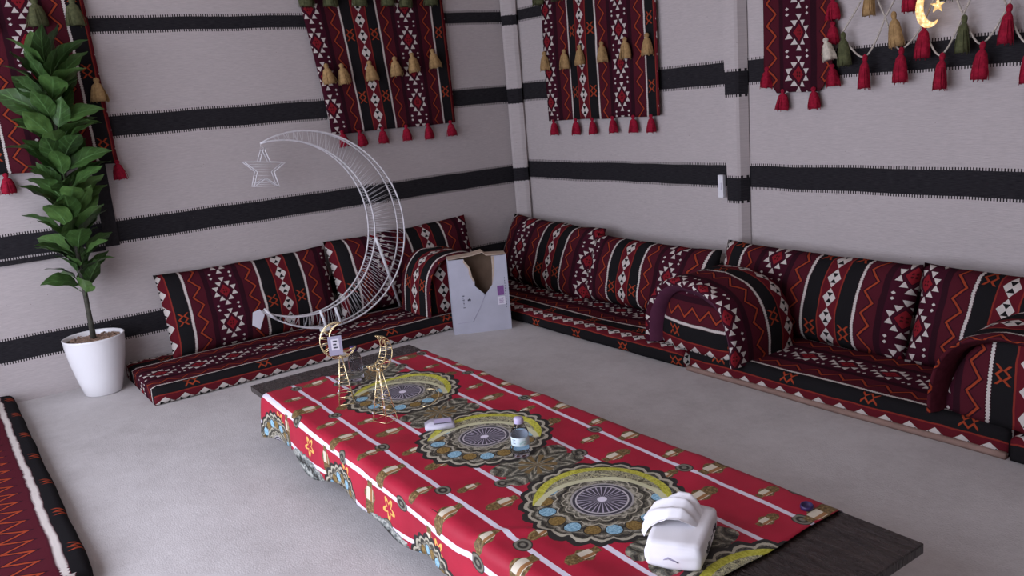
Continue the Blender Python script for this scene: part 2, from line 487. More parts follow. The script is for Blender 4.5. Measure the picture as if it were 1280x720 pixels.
for i in range(24):
    for j in range(16): b.face((rg[i][j], rg[i+1][j], rg[i+1][j+1], rg[i][j+1]))
struct('ceiling', b, M['roof'], True)
def post(name, pts, mat):                          # cloth-wrapped tent post, rounded box section
    b = MB(); poly = pts
    rings = [[b.vert((x, y, z)) for x, y in poly] for z in (0, .6, 1.2, 1.8, 2.4, H)]
    for A, B in zip(rings, rings[1:]):
        for k in range(len(poly)): b.face((A[k], A[(k+1)%len(poly)], B[(k+1)%len(poly)], B[k]))
    return struct(name, b, mat, False)
post('trim_1', [(0,-.085),(.02,-.105),(.05,-.10),(.09,-.05),(.10,-.02),(.085,0),(0,0)], M['pole1'])
post('trim_2', [(2.135,0),(2.135,-.052),(2.145,-.064),(2.225,-.066),(2.24,-.055),(2.262,0)], M['pole2'])
b = MB(); b.box((-.004, -3.125, .82), (.010, -3.045, 2.3)); struct('trim_3', b, M['black_cloth'])
b = MB(); b.box((-.004, -4.8, .800), (.009, -3.125, .826)); struct('trim_4', b, M['black_cloth'])

# ================================================================== floor cushions (seats)
def seat(name, L, D, h, ustart, label, loc, rz, seed, base=False, droop=0.0, group='floor seat cushions', us=1.0, vs=1.0):
    """mattress lying along local +x from 0 to L; its front at y=0, its back at y=D"""
    t = thing(name, label, 'cushion', loc, rz, group)
    r = .035; prof = []                            # (y, z, arc)
    def add(y, z): prof.append((y, z))
    add(.012, .004); add(.0, .018)
    for k in range(1, 4): add(0, .018 + (h-r-.018)*k/3)
    for k in range(1, 5): a = pi/2*k/4; add(r - r*cos(a), h-r + r*sin(a))
    for k in range(1, 17): add(r + (D-2*r)*k/16, h)
    for k in range(1, 5): a = pi/2*k/4; add(D-r + r*sin(a), h-r + r*cos(a))
    add(D, .018); add(D-.012, .004)
    arc = [0]
    for p, q in zip(prof, prof[1:]): arc.append(arc[-1] + math.hypot(q[0]-p[0], q[1]-p[1]))
    n = 48; b = MB(); rings = []
    xs = [0, .012, .03] + [.03 + (L-.06)*k/n for k in range(1, n)] + [L-.03, L-.012, L]
    for x in xs:
        e = min(x, L-x); sh = 0 if e >= .03 else (.03-e)*.45
        ring = []
        for (y, z), a in zip(prof, arc):
            top = z/h
            yy = min(max(y, sh), D-sh); zz = z - sh*top
            zz += top*(.012*nz(x*2.3, y*3.1, seed) - .006 - droop*sin(pi*x/L)*top)
            if y < .1: yy += .012*nz(x*1.7, 0, seed+3) + .006*nz(x*6, z*9, seed)
            zz = max(.003, zz)
            ring.append(b.vert((x, yy, zz)))
        rings.append(ring)
    for i in range(len(xs)-1):
        for k in range(len(prof)-1):
            b.face((rings[i][k], rings[i+1][k], rings[i+1][k+1], rings[i][k+1]),
                   [(ustart+us*arc[k], vs*xs[i]), (ustart+us*arc[k], vs*xs[i+1]), (ustart+us*arc[k+1], vs*xs[i+1]), (ustart+us*arc[k+1], vs*xs[i])])
        b.face((rings[i][-1], rings[i+1][-1], rings[i+1][0], rings[i][0]), [(ustart,0)]*4)
    for ring, x in ((rings[0], 0), (rings[-1], L)):
        b.face(ring, [(ustart + us*(h + p[0]), vs*(x + (h-p[1])*(-1 if x == 0 else 1))) for p in prof])
    b.obj('cover', M['sadu'], t)
    if base:
        b = MB(); pp = [(-.010,.0015),(-.014,.012),(-.012,.024),(.004,.028),(.02,.0015)]
        rg = [[b.vert((x, y+.012*nz(x*1.7, 0, seed+3), z)) for y, z in pp] for x in [L*k/40 for k in range(41)]]
        for A, B in zip(rg, rg[1:]):
            for k in range(5): b.face((A[k], B[k], B[(k+1)%5], A[(k+1)%5]))
        b.face(rg[0]); b.face(rg[-1])
        tag(b.obj('base_band', M['beige'], t), 'beige cloth band along the bottom edge')
    return t
R90 = pi/2
# left wall: local x -> +y, local y(front->back) -> -x
seat('floor_cushion', 2.29, .725, .105, -.008, 'patterned floor cushion along the left wall, right of the potted plant', (.745,-3.145,0), R90, 1)
seat('floor_cushion', 2.36, .80, .105, -66*KU, 'patterned floor cushion along the right wall, behind the torn carton', (.10,-.825,0), 0, 2, droop=.012)
seat('floor_cushion', 1.62, .80, .125, -.016, 'patterned floor cushion with a beige bottom band at the right', (2.50,-.825,0), 0, 3, base=True)
seat('floor_cushion', 1.6, .80, .11, -66*KU, 'patterned floor cushion cut off by the right edge of the picture', (4.135,-.84,0), 0, 4)
seat('floor_cushion', 2.50, .80, .085, 30*KU, 'patterned floor cushion at the lower left, nearest the camera', (2.53,-3.755,0), pi, 5, us=.56, vs=1.15)

# ================================================================== back cushions
def back_cushion(L, Hh, T, ustart, label, loc, rz, lean, seed, roll=0, group='back cushions leaning on the tent walls'):
    """stands along local x (0..L), front towards local -y"""
    nu, nv = 40, 18; b = MB(); grid = {}
    for side in (-1, 1):
        for i in range(nu+1):
            for j in range(nv+1):
                a = 2*i/nu-1; c = 2*j/nv-1
                th = T/2*((1-abs(a)**6)**.55)*((1-abs(c)**3)**.6)
                x = L/2 + a*L/2*(1-.022*(1-c*c)); z = Hh/2 + c*Hh/2*(1-.05*(1-a**4))
                z += .012*nz(a*3, 0, seed)*max(0, c) ; x += .008*nz(c*2, a, seed+9)
                wr = .010*nz(a*5, c*2.5, seed+side)*(1-abs(a)**4)*(1-abs(c)**4)
                y = side*(th+wr)
                if side == 1 and (i in (0, nu) or j in (0, nv)): grid[side, i, j] = grid[-1, i, j]; continue
                grid[side, i, j] = b.vert((x, y if (i not in (0,nu) and j not in (0,nv)) else 0, z))
    for side in (-1, 1):
        for i in range(nu):
            for j in range(nv):
                q = [(i,j),(i+1,j),(i+1,j+1),(i,j+1)]
                b.face([grid[side, k, l] for k, l in q], [(ustart + L*k/nu, Hh*l/nv + seed*.037) for k, l in q])
    o = b.obj('back_cushion', M['sadu'])
    o.location = loc; o.rotation_euler = Euler((lean, roll, rz))
    return tag(o, label, 'cushion', group)
LN = -radians(17)
# left wall (rz=90: local x -> +y, front -> +x)
back_cushion(1.125, .535, .16, 3*KU, 'back cushion on the left wall, just right of the potted plant', (.20,-2.90,.095), R90, LN, 11)
back_cushion(1.16, .55, .16, 3*KU, 'back cushion on the left wall, behind the wire crescent moon', (.20,-1.765,.105), R90, LN, 12, roll=radians(-1))
# right wall (front -> -y)
back_cushion(1.09, .53, .19, 49*KU, 'back cushion in the corner, directly right of the torn carton', (.03,-.34,.10), 0, LN-.08, 13, roll=radians(2.0))
back_cushion(1.11, .46, .20, 163*KU, 'back cushion between the corner cushion and the first arched armrest', (1.10,-.355,.095), 0, LN-.05, 14, roll=radians(.5))
back_cushion(1.20, .485, .19, -12*KU, 'back cushion on the right wall, behind the arched armrest with plum lining', (2.215,-.31,.115), 0, LN-.03, 15, roll=radians(.7))
back_cushion(1.22, .485, .19, 163*KU, 'back cushion at the far right, cut by the picture edge', (3.42,-.33,.115), 0, LN-.03, 16, roll=radians(.6))

# ================================================================== arched armrests
def armrest(W, Hh, D, T, ustart, label, loc, rz, seed, filler, skew=0.0, plum=True):
    """folded cushion arched over local x (0..W), front end at y=0, back at y=D"""
    t = thing('armrest_cushion', label, 'cushion', loc, rz, 'arched armrest cushions')
    n = 30; path = []
    for k in range(n+1):
        a = pi*k/n
        cx = W/2 - W/2*math.copysign(abs(cos(a))**.75, cos(a)); cz = Hh*abs(sin(a))**.72
        path.append((cx, cz))
    def ring(y, inset, wob):
        out = []
        for k, (x, z) in enumerate(path):
            q = inset
            xx = W/2 + (x-W/2)*(1-2*q/W); zz = max(.004, z*(1-q/Hh))
            yy = y + skew*(x-W/2)*(1-y/D)
            w_ = wob*(.020*nz(x*4, y*4, seed) + .010*nz(x*9, y*11, seed+5))
            out.append((xx + w_*.5*(1 if z > .03 else 0), yy + .02*nz(x*5, z*5, seed+2)*(1-y/D), zz + (w_ if z > .03 else 0)))
        return out
    arc = [0]
    for p, q in zip(path, path[1:]): arc.append(arc[-1] + math.hypot(q[0]-p[0], q[1]-p[1]))
    b = MB(); ys = [(.012, T*.5), (0, T*.22), (.012, .006), (.05, 0)] + [(.05 + (D-.1)*k/12, -.004*sin(pi*k/12)) for k in range(1, 13)] + [(D-.012, .008), (D, .02), (D-.005, T*.5)]
    rings = [[b.vert(p) for p in ring(y, q, 1)] for y, q in ys]
    us = [0]
    for (y, q), (y2, q2) in zip(ys, ys[1:]): us.append(us[-1] + math.hypot(y2-y, q2-q))
    for i in range(len(ys)-1):
        for k in range(n):
            b.face((rings[i][k], rings[i+1][k], rings[i+1][k+1], rings[i][k+1]),
                   [(ustart+us[i], arc[k]), (ustart+us[i+1], arc[k]), (ustart+us[i+1], arc[k+1]), (ustart+us[i], arc[k+1])])
    b.obj('cover', M['sadu'], t)
    b = MB(); ys2 = [(.011, T*.48), (.05, T), (D*.5, T), (D-.03, T), (D-.006, T*.48)]
    rings = [[b.vert(p) for p in ring(y, q, 1)] for y, q in ys2]
    for A, B in zip(rings, rings[1:]):
        for k in range(n): b.face((A[k], B[k], B[k+1], A[k+1]))
    o = b.obj('lining', M['lining' if plum else 'wine'], t); tag(o, 'plain plum lining inside the arch' if plum else None)
    # padding seen in the mouth of the arch
    mode, uo, rec = filler
    b = MB(); g = {}; N1, N2 = 20, 12
    for i in range(N1+1):
        for j in range(N2+1):
            x = T*.75 + (W-1.5*T)*i/N1; a = 2*(x-W/2)/(W-1.2*T)
            zt = max(.02, (Hh-T*.85)*max(0.0, 1-abs(a)**2.6)**.6); z = .006 + (zt-.006)*j/N2
            y = rec + .05*(abs(a)**3) + .03*(j/N2)**3 + skew*(x-W/2) + .012*nz(x*6, z*6, seed)
            g[i, j] = (b.vert((x, y, z)), x, z)
    for i in range(N1):
        for j in range(N2):
            q = [g[i,j], g[i+1,j], g[i+1,j+1], g[i,j+1]]
            b.face([k[0] for k in q], [((uo+k[2], k[1]) if mode == 'h' else (uo+k[1], k[2])) for k in q])
    # closed rear
    back = [b.vert((g[i,0][1], D*.75, .006)) for i in range(N1+1)]; backt = [b.vert((g[i,N2][1], D*.75, g[i,N2][2])) for i in range(N1+1)]
    for i in range(N1):
        b.face((back[i], back[i+1], backt[i+1], backt[i])); b.face((g[i,0][0], back[i], back[i+1], g[i+1,0][0])); b.face((g[i,N2][0], g[i+1,N2][0], backt[i+1], backt[i]))
    b.face((g[0,0][0], g[0,N2][0], backt[0], back[0])); b.face((g[N1,0][0], g[N1,N2][0], backt[N1], back[N1]))
    b.obj('padding', M['sadu'], t)
    return t
armrest(.70, .40, .45, .075, 165*KU, 'arched armrest cushion with plum lining, between the two right-hand seats', (2.175,-.865,.10), 0, 21, ('h', .0, .05), skew=-.10)
armrest(.66, .375, .44, .035, 258*KU, 'arched armrest cushion at the far right edge of the picture', (3.815,-.86,.115), 0, 22, ('v', 193*KU, .05), skew=-.02, plum=False)
armrest(.50, .40, .42, .035, 270*KU, 'arched armrest cushion half hidden behind the torn carton', (.70,-1.36,.10), R90, 23, ('v', 300*KU, .04), plum=False)

# ================================================================== tassels
def tassel_mesh(name, mat, L, R, seed, hr=.36):
    b = MB(); rnd = random.Random(seed); n = 14
    js = [rnd.uniform(.78, 1.12) for _ in range(n)]
    prof = [(R*.10, 0), (R*hr*.9, -L*.04), (R*hr*1.1, -L*.11), (R*hr*.95, -L*.18), (R*hr*.72, -L*.215), (R*.62, -L*.32), (R*.86, -L*.58), (R*.98, -L*.84), (R*.92, -L), (R*.4, -L*.97)]
    rings = []
    for i, (r, z) in enumerate(prof):
        ring = []
        for k in range(n):
            a = 2*pi*k/n; q = r*(js[k] if i > 4 else 1); zz = z*(1 + (.10*(js[k]-.95) if i > 6 else 0))
            ring.append(b.vert((q*cos(a), q*sin(a)*.75, zz)))
        rings.append(ring)
    for A, B in zip(rings, rings[1:]):
        for k in range(n): b.face((A[k], A[(k+1)%n], B[(k+1)%n], B[k]))
    b.face(rings[0]); b.face(rings[-1])
    for k in range(10):                            # loose strands
        a = rnd.uniform(0, 2*pi); r = R*rnd.uniform(.85, 1.1)
        b.tube([(R*.6*cos(a), R*.45*sin(a), -L*.4), (r*cos(a), r*.75*sin(a), -L*.8), (r*1.05*cos(a+.1), r*.78*sin(a+.1), -L*rnd.uniform(1.0,1.07))], R*.05, 3)
    return b.mesh(name, mat)
TM = {k: [tassel_mesh('tassel', M[k+'_yarn'], .12, .040, s) for s in (1, 2, 3)] for k in ('red','olive','camel','cream')}
TB = {k: [tassel_mesh('tassel', M[k+'_yarn'], .165, .035, s, .36) for s in (4, 5)] for k in ('red','olive','camel','cream')}
LAB = {'red': 'crimson tassel', 'olive': 'olive green tassel', 'camel': 'camel tan tassel', 'cream': 'cream tassel'}
def tassel(kind, loc, parent, i, tilt=0, rz=0, big=False, sc=1.0):
    o = link('tassel', (TB if big else TM)[kind][i % (2 if big else 3)], parent)
    o.location = loc; o.rotation_euler = (0, tilt, rz); o.scale = (sc, sc, sc)
    o['label'] = LAB[kind]
    return o

# ================================================================== wall hangings
def hanging(label, wall, s_left, s_right, z_bot, z_top, u_a, u_b, skewf, tassels, seed, poly=None):
    """s runs along the wall, to the right in the picture (y for the left wall, x for the right wall)"""
    loc = (0, (s_left+s_right)/2, z_bot) if wall == 'left' else ((s_left+s_right)/2, 0, z_bot)
    t = thing('wall_hanging', label, 'wall hanging', loc, R90 if wall == 'left' else 0, 'patterned wall hangings')
    # local: x along the wall to the right, -y off the wall
    W = s_right - s_left; Hh = z_top - z_bot; nu, nv = 36, 30; b = MB(); g = {}
    for side in (0, 1):
        for i in range(nu+1):
            for j in range(nv+1):
                a = i/nu; c = j/nv
                x = -W/2 + W*a + skewf(a, c); z = Hh*c
                z += .012*nz(a*4, 1.3, seed)*(1-c)
                if poly: z = max(z, poly(a)) if c < .5 else z
                y = -.022 - .010*(1+nz(a*5, c*1.5, seed)) - .008*sin(a*19+seed)*(1-c*.5) + (.006 if side else 0)
                g[side, i, j] = b.vert((x, y, z))
    for side in (0, 1):
        for i in range(nu):
            for j in range(nv):
                q = [(i,j),(i+1,j),(i+1,j+1),(i,j+1)]
                b.face([g[side,k,l] for k, l in q], [(u_a+(u_b-u_a)*k/nu, Hh*l/nv+seed*.04) for k, l in q])
    for i in range(nu):
        for j in (0, nv): b.face((g[0,i,j], g[0,i+1,j], g[1,i+1,j], g[1,i,j]), [(u_a+(u_b-u_a)*i/nu, 0)]*4)
    for j in range(nv):
        for i in (0, nu): b.face((g[0,i,j], g[0,i,j+1], g[1,i,j+1], g[1,i,j]), [(u_a if i == 0 else u_b, Hh*j/nv)]*4)
    b.obj('cloth', M['sadu'], t)
    # small beads sewn along the right-hand and left-hand edges
    for k, (kind, s, z, tilt) in enumerate(tassels):
        tassel(kind, (s - (s_left+s_right)/2, -.066 if kind in ('olive','camel') else -.10 if kind == 'cream' else -.036, z - z_bot), t, k, tilt, 0, sc=1.12 if kind == 'camel' else 1.25 if kind == 'olive' else .95)
    return t
# (filled from measured positions)
hanging('tall patterned hanging nearest the corner on the left wall, red tassels over the wire moon', 'left', -1.60, -.605, 1.342, 2.60, 163*KU, 728*KU,
        lambda a, c: (1-a)*(-.17*c**1.2) - .02*c*a,
        [('camel', -1.60, 1.815, -.12), ('camel', -1.49, 1.81, -.14), ('camel', -1.28, 1.82, -.10), ('camel', -1.08, 1.84, -.06), ('camel', -.94, 1.86, -.12), ('camel', -.77, 1.88, -.16),
         ('olive', -1.68, 2.33, 0), ('olive', -1.50, 2.33, .05), ('olive', -1.30, 2.33, 0), ('olive', -1.08, 2.33, 0), ('olive', -.93, 2.32, .08), ('olive', -.74, 2.33, 0),
         ('red', -1.53, 1.37, -.12), ('red', -1.40, 1.36, -.2), ('red', -1.22, 1.365, 0), ('red', -1.03, 1.365, -.04), ('red', -.85, 1.36, -.08), ('red', -.655, 1.365, -.06)], 31)
hanging('patterned hanging with camel and red tassels on the right wall beside the corner post', 'right', .435, 1.585, 1.300, 2.60, 163*KU, 728*KU,
        lambda a, c: .0,
        [('camel', .47, 1.80, 0), ('camel', .70, 1.795, .03), ('camel', .87, 1.81, 0), ('camel', 1.10, 1.81, 0), ('camel', 1.33, 1.815, .03), ('camel', 1.53, 1.82, 0),
         ('olive', .66, 2.28, 0), ('olive', .44, 2.28, 0), ('olive', .9, 2.28, 0),
         ('red', .49, 1.31, 0), ('red', .745, 1.31, .04), ('red', .925, 1.31, -.04), ('red', 1.135, 1.315, -.03), ('red', 1.34, 1.315, .03), ('red', 1.505, 1.315, 0)], 32)
hanging('narrow patterned hanging with chamfered bottom right of the white post', 'right', 2.405, 2.835, 1.395, 2.55, 78*KU, 294*KU,
        lambda a, c: .0,
        [('red', 2.425, 1.545, .12), ('red', 2.53, 1.42, .1), ('red', 2.72, 1.42, -.05), ('red', 2.83, 1.53, -.05), ('red', 2.835, 1.86, 0), ('red', 2.835, 1.74, 0), ('cream', 2.835, 1.66, -.2)], 33,
        poly=lambda a: max(0, .11*(1-a/.17)) if a < .17 else max(0, .11*((a-.80)/.20)) if a > .80 else 0)
hanging('patterned hanging partly behind the potted plant at the far left', 'left', -4.10, -2.975, 1.305, 2.60, 163*KU, 728*KU,
        lambda a, c: -.04*c*a,
        [('olive', -3.52, 2.21, 0), ('olive', -3.26, 2.24, 0), ('olive', -3.07, 2.24, 0), ('camel', -3.02, 1.80, 0),
         ('red', -3.565, 1.315, 0), ('red', -2.985, 1.325, -.06), ('red', -3.78, 1.315, 0), ('red', -3.3, 1.315, 0)], 34)

# ================================================================== tassel garland on the right wall
t = thing('tassel_garland', 'macrame cord garland with red, olive and camel tassels at upper right', 'garland', (3.3, 0, 2.1))
def G(x, z, y=-.05): return (x-3.3, y, z-2.1)
nodes_top = [2.88, 3.02, 3.14, 3.30, 3.46, 3.62, 3.80, 3.96]
def sag(p, q, d, n=8): return [tuple(Vector(p).lerp(Vector(q), k/n) + Vector((0, 0, -d*4*(k/n)*(1-k/n)))) for k in range(n+1)]
def ucurve(p, lo, q, n=10):
    P, Lo, Q = Vector(p), Vector(lo), Vector(q)
    out = []
    for k in range(2*n+1):
        s = k/n-1                                   # -1..1
        base = Lo + ((Q-Lo) if s > 0 else (P-Lo))*(abs(s)**1.35)
        base.x = Lo.x + ((Q.x-Lo.x) if s > 0 else (P.x-Lo.x))*abs(s)**.85
        out.append(tuple(base))
    return out
def cord(pts, r=.0042): return MB().tube(pts, r, 5) or None
def add_cord(pts, r=.0045):
    b = MB(); b.tube(pts, r, 6); b.obj('cord', M['cord'], t)
A1, A2, A3, A4, A5, A6 = (2.895,1.672), (3.130,1.725), (3.318,1.672), (3.503,1.69), (3.69,1.70), (3.87,1.67)
B1, B2, B3, B4, B5 = (3.02,1.545), (3.208,1.566), (3.403,1.522), (3.585,1.556), (3.78,1.54)
for a, lo, q in ((A1,B1,A2),(A2,B2,A3),(A3,B3,A4),(A4,B4,A5),(A5,B5,A6)): add_cord(ucurve(G(*a), G(*lo), G(*q)))
tops = [(2.86,2.10),(3.05,2.08),(3.24,2.06),(3.42,2.08),(3.60,2.07),(3.78,2.08),(3.95,2.10)]
mids = [(3.055,1.90),(3.235,1.91),(3.42,1.90),(3.60,1.92),(3.785,1.90)]
for k, a in enumerate((A1,A2,A3,A4,A5,A6)):
    for mm in ((mids[k-1] if k else None), (mids[k] if k < 5 else None)):
        if mm: add_cord(sag(G(*a), G(*mm), .008))
for k, mm in enumerate(mids):
    for tp in (tops[k], tops[k+2]): add_cord(sag(G(*mm), G(*tp), .01))
add_cord([p for k in range(len(tops)-1) for p in sag(G(*tops[k]), G(*tops[k+1]), .03)], .007)
for k, (kind, x, z, tilt) in enumerate([('red',3.02,1.560,0),('red',3.21,1.578,.04),('red',3.408,1.535,.04),('red',3.588,1.568,.08),('red',3.78,1.54,0),
        ('olive',2.898,1.68,-.05),('olive',3.503,1.690,.03),('red',3.322,1.682,.08),('red',3.692,1.712,.06),('camel',3.165,1.745,-.12),
        ('camel',3.045,1.905,.02),('red',3.245,1.90,0),('olive',3.43,1.925,.1),('camel',3.61,1.93,0),('red',3.78,1.92,0)]):
    tassel(kind, G(x+.015, z, -.065), t, k, tilt, 0, big=True)

# lit moon and star ornament hanging over the garland
t = thing('light_ornament', 'glowing golden crescent moon with star hanging on the garland', 'light', (3.380, -.12, 1.735))
t.scale = (.8, .8, .8)
poly = [( .072*cos(a)*1.0, .105*sin(a)) for a in [radians(70 + 235*k/20) for k in range(21)]]
inner = [(.018 + .056*cos(a), .012+.082*sin(a)) for a in [radians(298 - 222*k/18) for k in range(19)]]
b = MB()
ring = poly; 
out_p = [(.075*cos(radians(60+245*k/22)), .108*sin(radians(60+245*k/22))) for k in range(23)]
in_p = [(.026+.060*cos(radians(68+228*k/22)), .012+.090*sin(radians(68+228*k/22))) for k in range(23)]
for y in (0, .012):
    A = [b.vert((x, y, z)) for x, z in out_p]; B = [b.vert((x, y, z)) for x, z in in_p]
    for k in range(22): b.face((A[k], A[k+1], B[k+1], B[k]))
for off in (0, 23):
    for k in range(22): b.face((off+k, off+k+1, off+46+k+1, off+46+k))
tag(b.obj('crescent', M['glow'], t), 'glowing crescent')
b = MB(); b.prism([((.042 if k % 2 == 0 else .016)*sin(pi*k/5)+.052, (.042 if k % 2 == 0 else .016)*cos(pi*k/5)+.008) for k in range(10)], .0, .01)
tag(b.obj('star', M['glow'], t), 'small glowing star')
b = MB(); b.tube([(-.01, .01, .10), (0, .05, .25), (.01, .07, .40)], .0025, 5); b.obj('cord', M['cord'], t)

# white switch on the post
t = thing('wall_switch', 'small white plastic switch box beside the white post', 'switch', (2.068, -.012, .80))
b = MB(); b.box((-.020, -.022, 0), (.020, 0, .135)); b.obj('housing', M['white'], t, False)
b = MB(); b.box((-.010, -.027, .045), (.010, -.021, .09)); b.obj('rocker', M['label'], t, False)

# ================================================================== potted plant
t = thing('potted_plant', 'tall leafy green plant in a white pot by the left wall', 'plant', (.192,-3.31,0))
b = MB(); b.lathe([(.098,0),(.104,.006),(.128,.10),(.150,.20),(.163,.29),(.166,.335),(.168,.342),(.162,.345),(.157,.335),(.155,.315),(.14,.30)], 40); b.obj('pot', M['pot'], t)
b = MB(); b.lathe([(.001,.328),(.06,.327),(.12,.322),(.154,.316),(.150,.30)], 28, cap=False)
rnd = random.Random(4)
for k in range(150):
    a = rnd.uniform(0, 2*pi); r = .145*rnd.random()**.5; q = rnd.uniform(.005,.011); c = (r*cos(a), r*sin(a), .325)
    b.lathe([(q*.5,-q*.4),(q,0),(q*.5,q*.5)], 5, c)
tag(b.obj('pebbles', M['soil'], t), kind='stuff')
spine = [(0,0,.30),(.002,.0,.5),(.0,.005,.9),(.008,.012,1.3),(.015,.02,1.68),(.02,.03,1.86)]
b = MB(); b.tube(spine, [.017,.014,.012,.010,.008,.004], 8); b.obj('stem', M['stem'], t)
def leaf_mesh(L, W, curl, seed):
    b = MB(); n, mres = 10, 4; g = {}
    for i in range(n+1):
        s = i/n; hw = W/2*(sin(pi*min(1, s**.85*1.0))**.9)*(1-.08*s) if 0 < s < 1 else .001
        for j in range(-mres, mres+1):
            q = j/mres
            x = L*s*cos(curl*s*.6); z = -L*curl*s*s*.45 + abs(q)*hw*.22 + .006*sin(s*17+seed)*abs(q)
            g[i, j] = (b.vert((x, q*hw, z)), (s, q))
    for i in range(n):
        for j in range(-mres, mres):
            qq = [g[i,j], g[i+1,j], g[i+1,j+1], g[i,j+1]]; b.face([k[0] for k in qq], [k[1] for k in qq])
    b.tube([(-.035,0,-.004),(0,0,0),(L*.3,0,-L*curl*.04)], [.0028,.0026,.001], 4)
    return b.mesh('leaf', M['leaf'])
LV = [leaf_mesh(.25,.130,.45,1), leaf_mesh(.235,.140,.7,2), leaf_mesh(.21,.115,.3,3), leaf_mesh(.26,.135,.9,5)]
def spine_at(z):
    for p, q in zip(spine, spine[1:]):
        if z <= q[2]: return Vector(p).lerp(Vector(q), (z-p[2])/(q[2]-p[2]))
    return Vector(spine[-1])
rnd = random.Random(12); NL = 104
for k in range(NL):
    h = .585 + (1.84-.585)*(k/(NL-1))
    az = k*2.39996 + rnd.uniform(-.3,.3)
    tilt = rnd.uniform(radians(24), radians(60))     # from vertical
    if k > NL-9: tilt = rnd.uniform(radians(8), radians(34))
    sc = rnd.uniform(.8,1.08)*(.86 if k < 16 else 1.0 if k < 80 else 1.06)
    # keep off the wall
    reach = .24*sc*sin(tilt); wx = .192 + spine_at(h).x + reach*cos(az)
    if wx < .06:
        tilt = math.asin(max(.05, min(1, (.13)/max(.01, .24*sc*abs(cos(az)))))); tilt = min(tilt, radians(45))
    d = Vector((sin(tilt)*cos(az), sin(tilt)*sin(az), cos(tilt)))
    side = Vector((-sin(az), cos(az), 0)); nrm = d.cross(side).normalized()
    if nrm.z < 0: nrm = -nrm
    yv = nrm.cross(d)
    mat = Matrix((d, yv, nrm)).transposed().to_4x4(); mat = mat @ Matrix.Rotation(rnd.uniform(-1.0,1.0), 4, 'X') @ Matrix.Scale(sc, 4)
    mat.translation = spine_at(h) + Vector((cos(az), sin(az), 0))*.012 + d*.03
    me = LV[rnd.randrange(4)]
    for tries in range(14):                        # keep every leaf clear of the wall and the hanging
        lim = .085 if mat.translation.z > 1.0 else .02
        if min((mat @ v.co).x for v in me.vertices) + .192 > lim: break
        mat = Matrix.Translation(mat.translation) @ Matrix.Rotation(.16, 4, 'Y') @ Matrix.Translation(-mat.translation) @ mat
    o = link('leaf', me, t); o.matrix_local = mat

# ================================================================== white wire crescent moon with star
t = thing('moon_frame', 'large white wire crescent moon with star standing on the left cushion', 'decoration', (.42,-1.92,.112))
# local x along +y of the room via rz=90; built directly in a leaning plane: s to the right, h up
LEAN = .155
def P(s, h, d=0.0): return Vector((-h*LEAN - d, s, h))       # leaning back to the wall
CR, CS, CH = .635, .005, .649                                # outer circle
def outer(a): return (CS + CR*cos(a), CH + CR*sin(a))
IR, IS, IH = .555, -.15, .655
TIP = (114, 224)
def arcs(k, n=48):
    a0, a1 = radians(TIP[1]-360), radians(TIP[0])
    a = a0 + (a1-a0)*k/n
    o = outer(a)
    # inner arc runs through the same tips
    w_ = sin(pi*k/n)**1.0
    c = Vector((CS, CH)); dirv = Vector((cos(a), sin(a)))
    i = c + dirv*(CR - .222*w_)
    return o, (i.x, i.y), w_
N = 56
for d_ in (0, 1):
    for which in (0, 1):
        b = MB(); pts = []
        for k in range(N+1):
            o_, i_, w_ = arcs(k, N); q = (o_, i_)[which]; pts.append(P(q[0], q[1], .004 + d_*.10*w_))
        b.tube(pts, .0056, 6); b.obj('rail', M['silver'], t)
rnd = random.Random(3)
b = MB()
for k in range(2, int(N*1.5)-1):
    kk = k/1.5
    o_, i_, w_ = arcs(kk, N); dd = .10*w_
    j = rnd.uniform(-.35,.35)
    o2, i2, w2 = arcs(min(N, max(0, kk+j)), N)
    b.tube([P(*o_, .004), P(*i2, .004)], .0013, 3)
    b.tube([P(*o2, .004+dd), P(*i_, .004+dd)], .0013, 3)
    b.tube([P(*o_, .004), P(*o2, .004+dd)], .0013, 3); b.tube([P(*i2, .004), P(*i_, .004+dd)], .0013, 3)
tag(b.obj('wire_rungs', M['silver'], t), kind='stuff')
# stand legs
b = MB(); b.tube([P(.400, .535, -.012), Vector((-.19, .585, .003))], .0105, 8); b.obj('support_leg', M['white'], t)
for s in (-.06, .045):
    b = MB(); b.tube([P(s-.02, .135, -.006), P(s+.0, .02, -.006)], .0095, 6); b.obj('foot', M['white'], t)
b = MB(); b.box((-.02, -.10, .0), (.01, -.02, .022)); b.obj('foot_pad', M['white'], t, False)
# hanging star of bent wire: two outlines joined by short wires
sc_, sh_ = -.255, 1.070
b = MB(); pts0 = []
for d_ in (0, .05):
    pts = [P(sc_ + (.135 if k % 2 == 0 else .056)*sin(pi*k/5 + .12), sh_ + (.135 if k % 2 == 0 else .056)*cos(pi*k/5 + .12), -.01+d_) for k in range(10)]
    pp = []
    for k in range(10):
        for q in range(4): pp.append(pts[k].lerp(pts[(k+1) % 10], q/4))
    b.tube(pp, .0040, 5, closed=True); pts0.append(pp)
for p, q in zip(*pts0): b.tube([p, q], .0016, 3)
for k in range(0, 40): b.tube([pts0[0][k], pts0[0][(40-k) % 40]], .0011, 3)
tip = arcs(N, N)[0]
so = b.obj('star', M['silver'], t)
b = MB(); b.tube([P(*tip, .004), P(sc_+.0, sh_+.135, 0)], .0016, 4); b.obj('star_link', M['silver'], t)
# paper tag at the lower tip
tp = arcs(0, N)[0]
b = MB(); q = P(tp[0]-.035, tp[1]-.02, -.02); b.prism([(-.045,-.05),(.0,-.085),(.04,.0),(.015,.04),(-.03,.03)], 0, .003)
o = b.obj('paper_tag', M['label'], t, False); o.location = q; o.rotation_euler = (0, 0, R90)
b = MB(); b.tube([P(tp[0]+.01, tp[1]+.015, -.015), P(tp[0]+.075, tp[1]-.065, -.015)], .008, 6); b.obj('tip_bar', M['silver'], t)

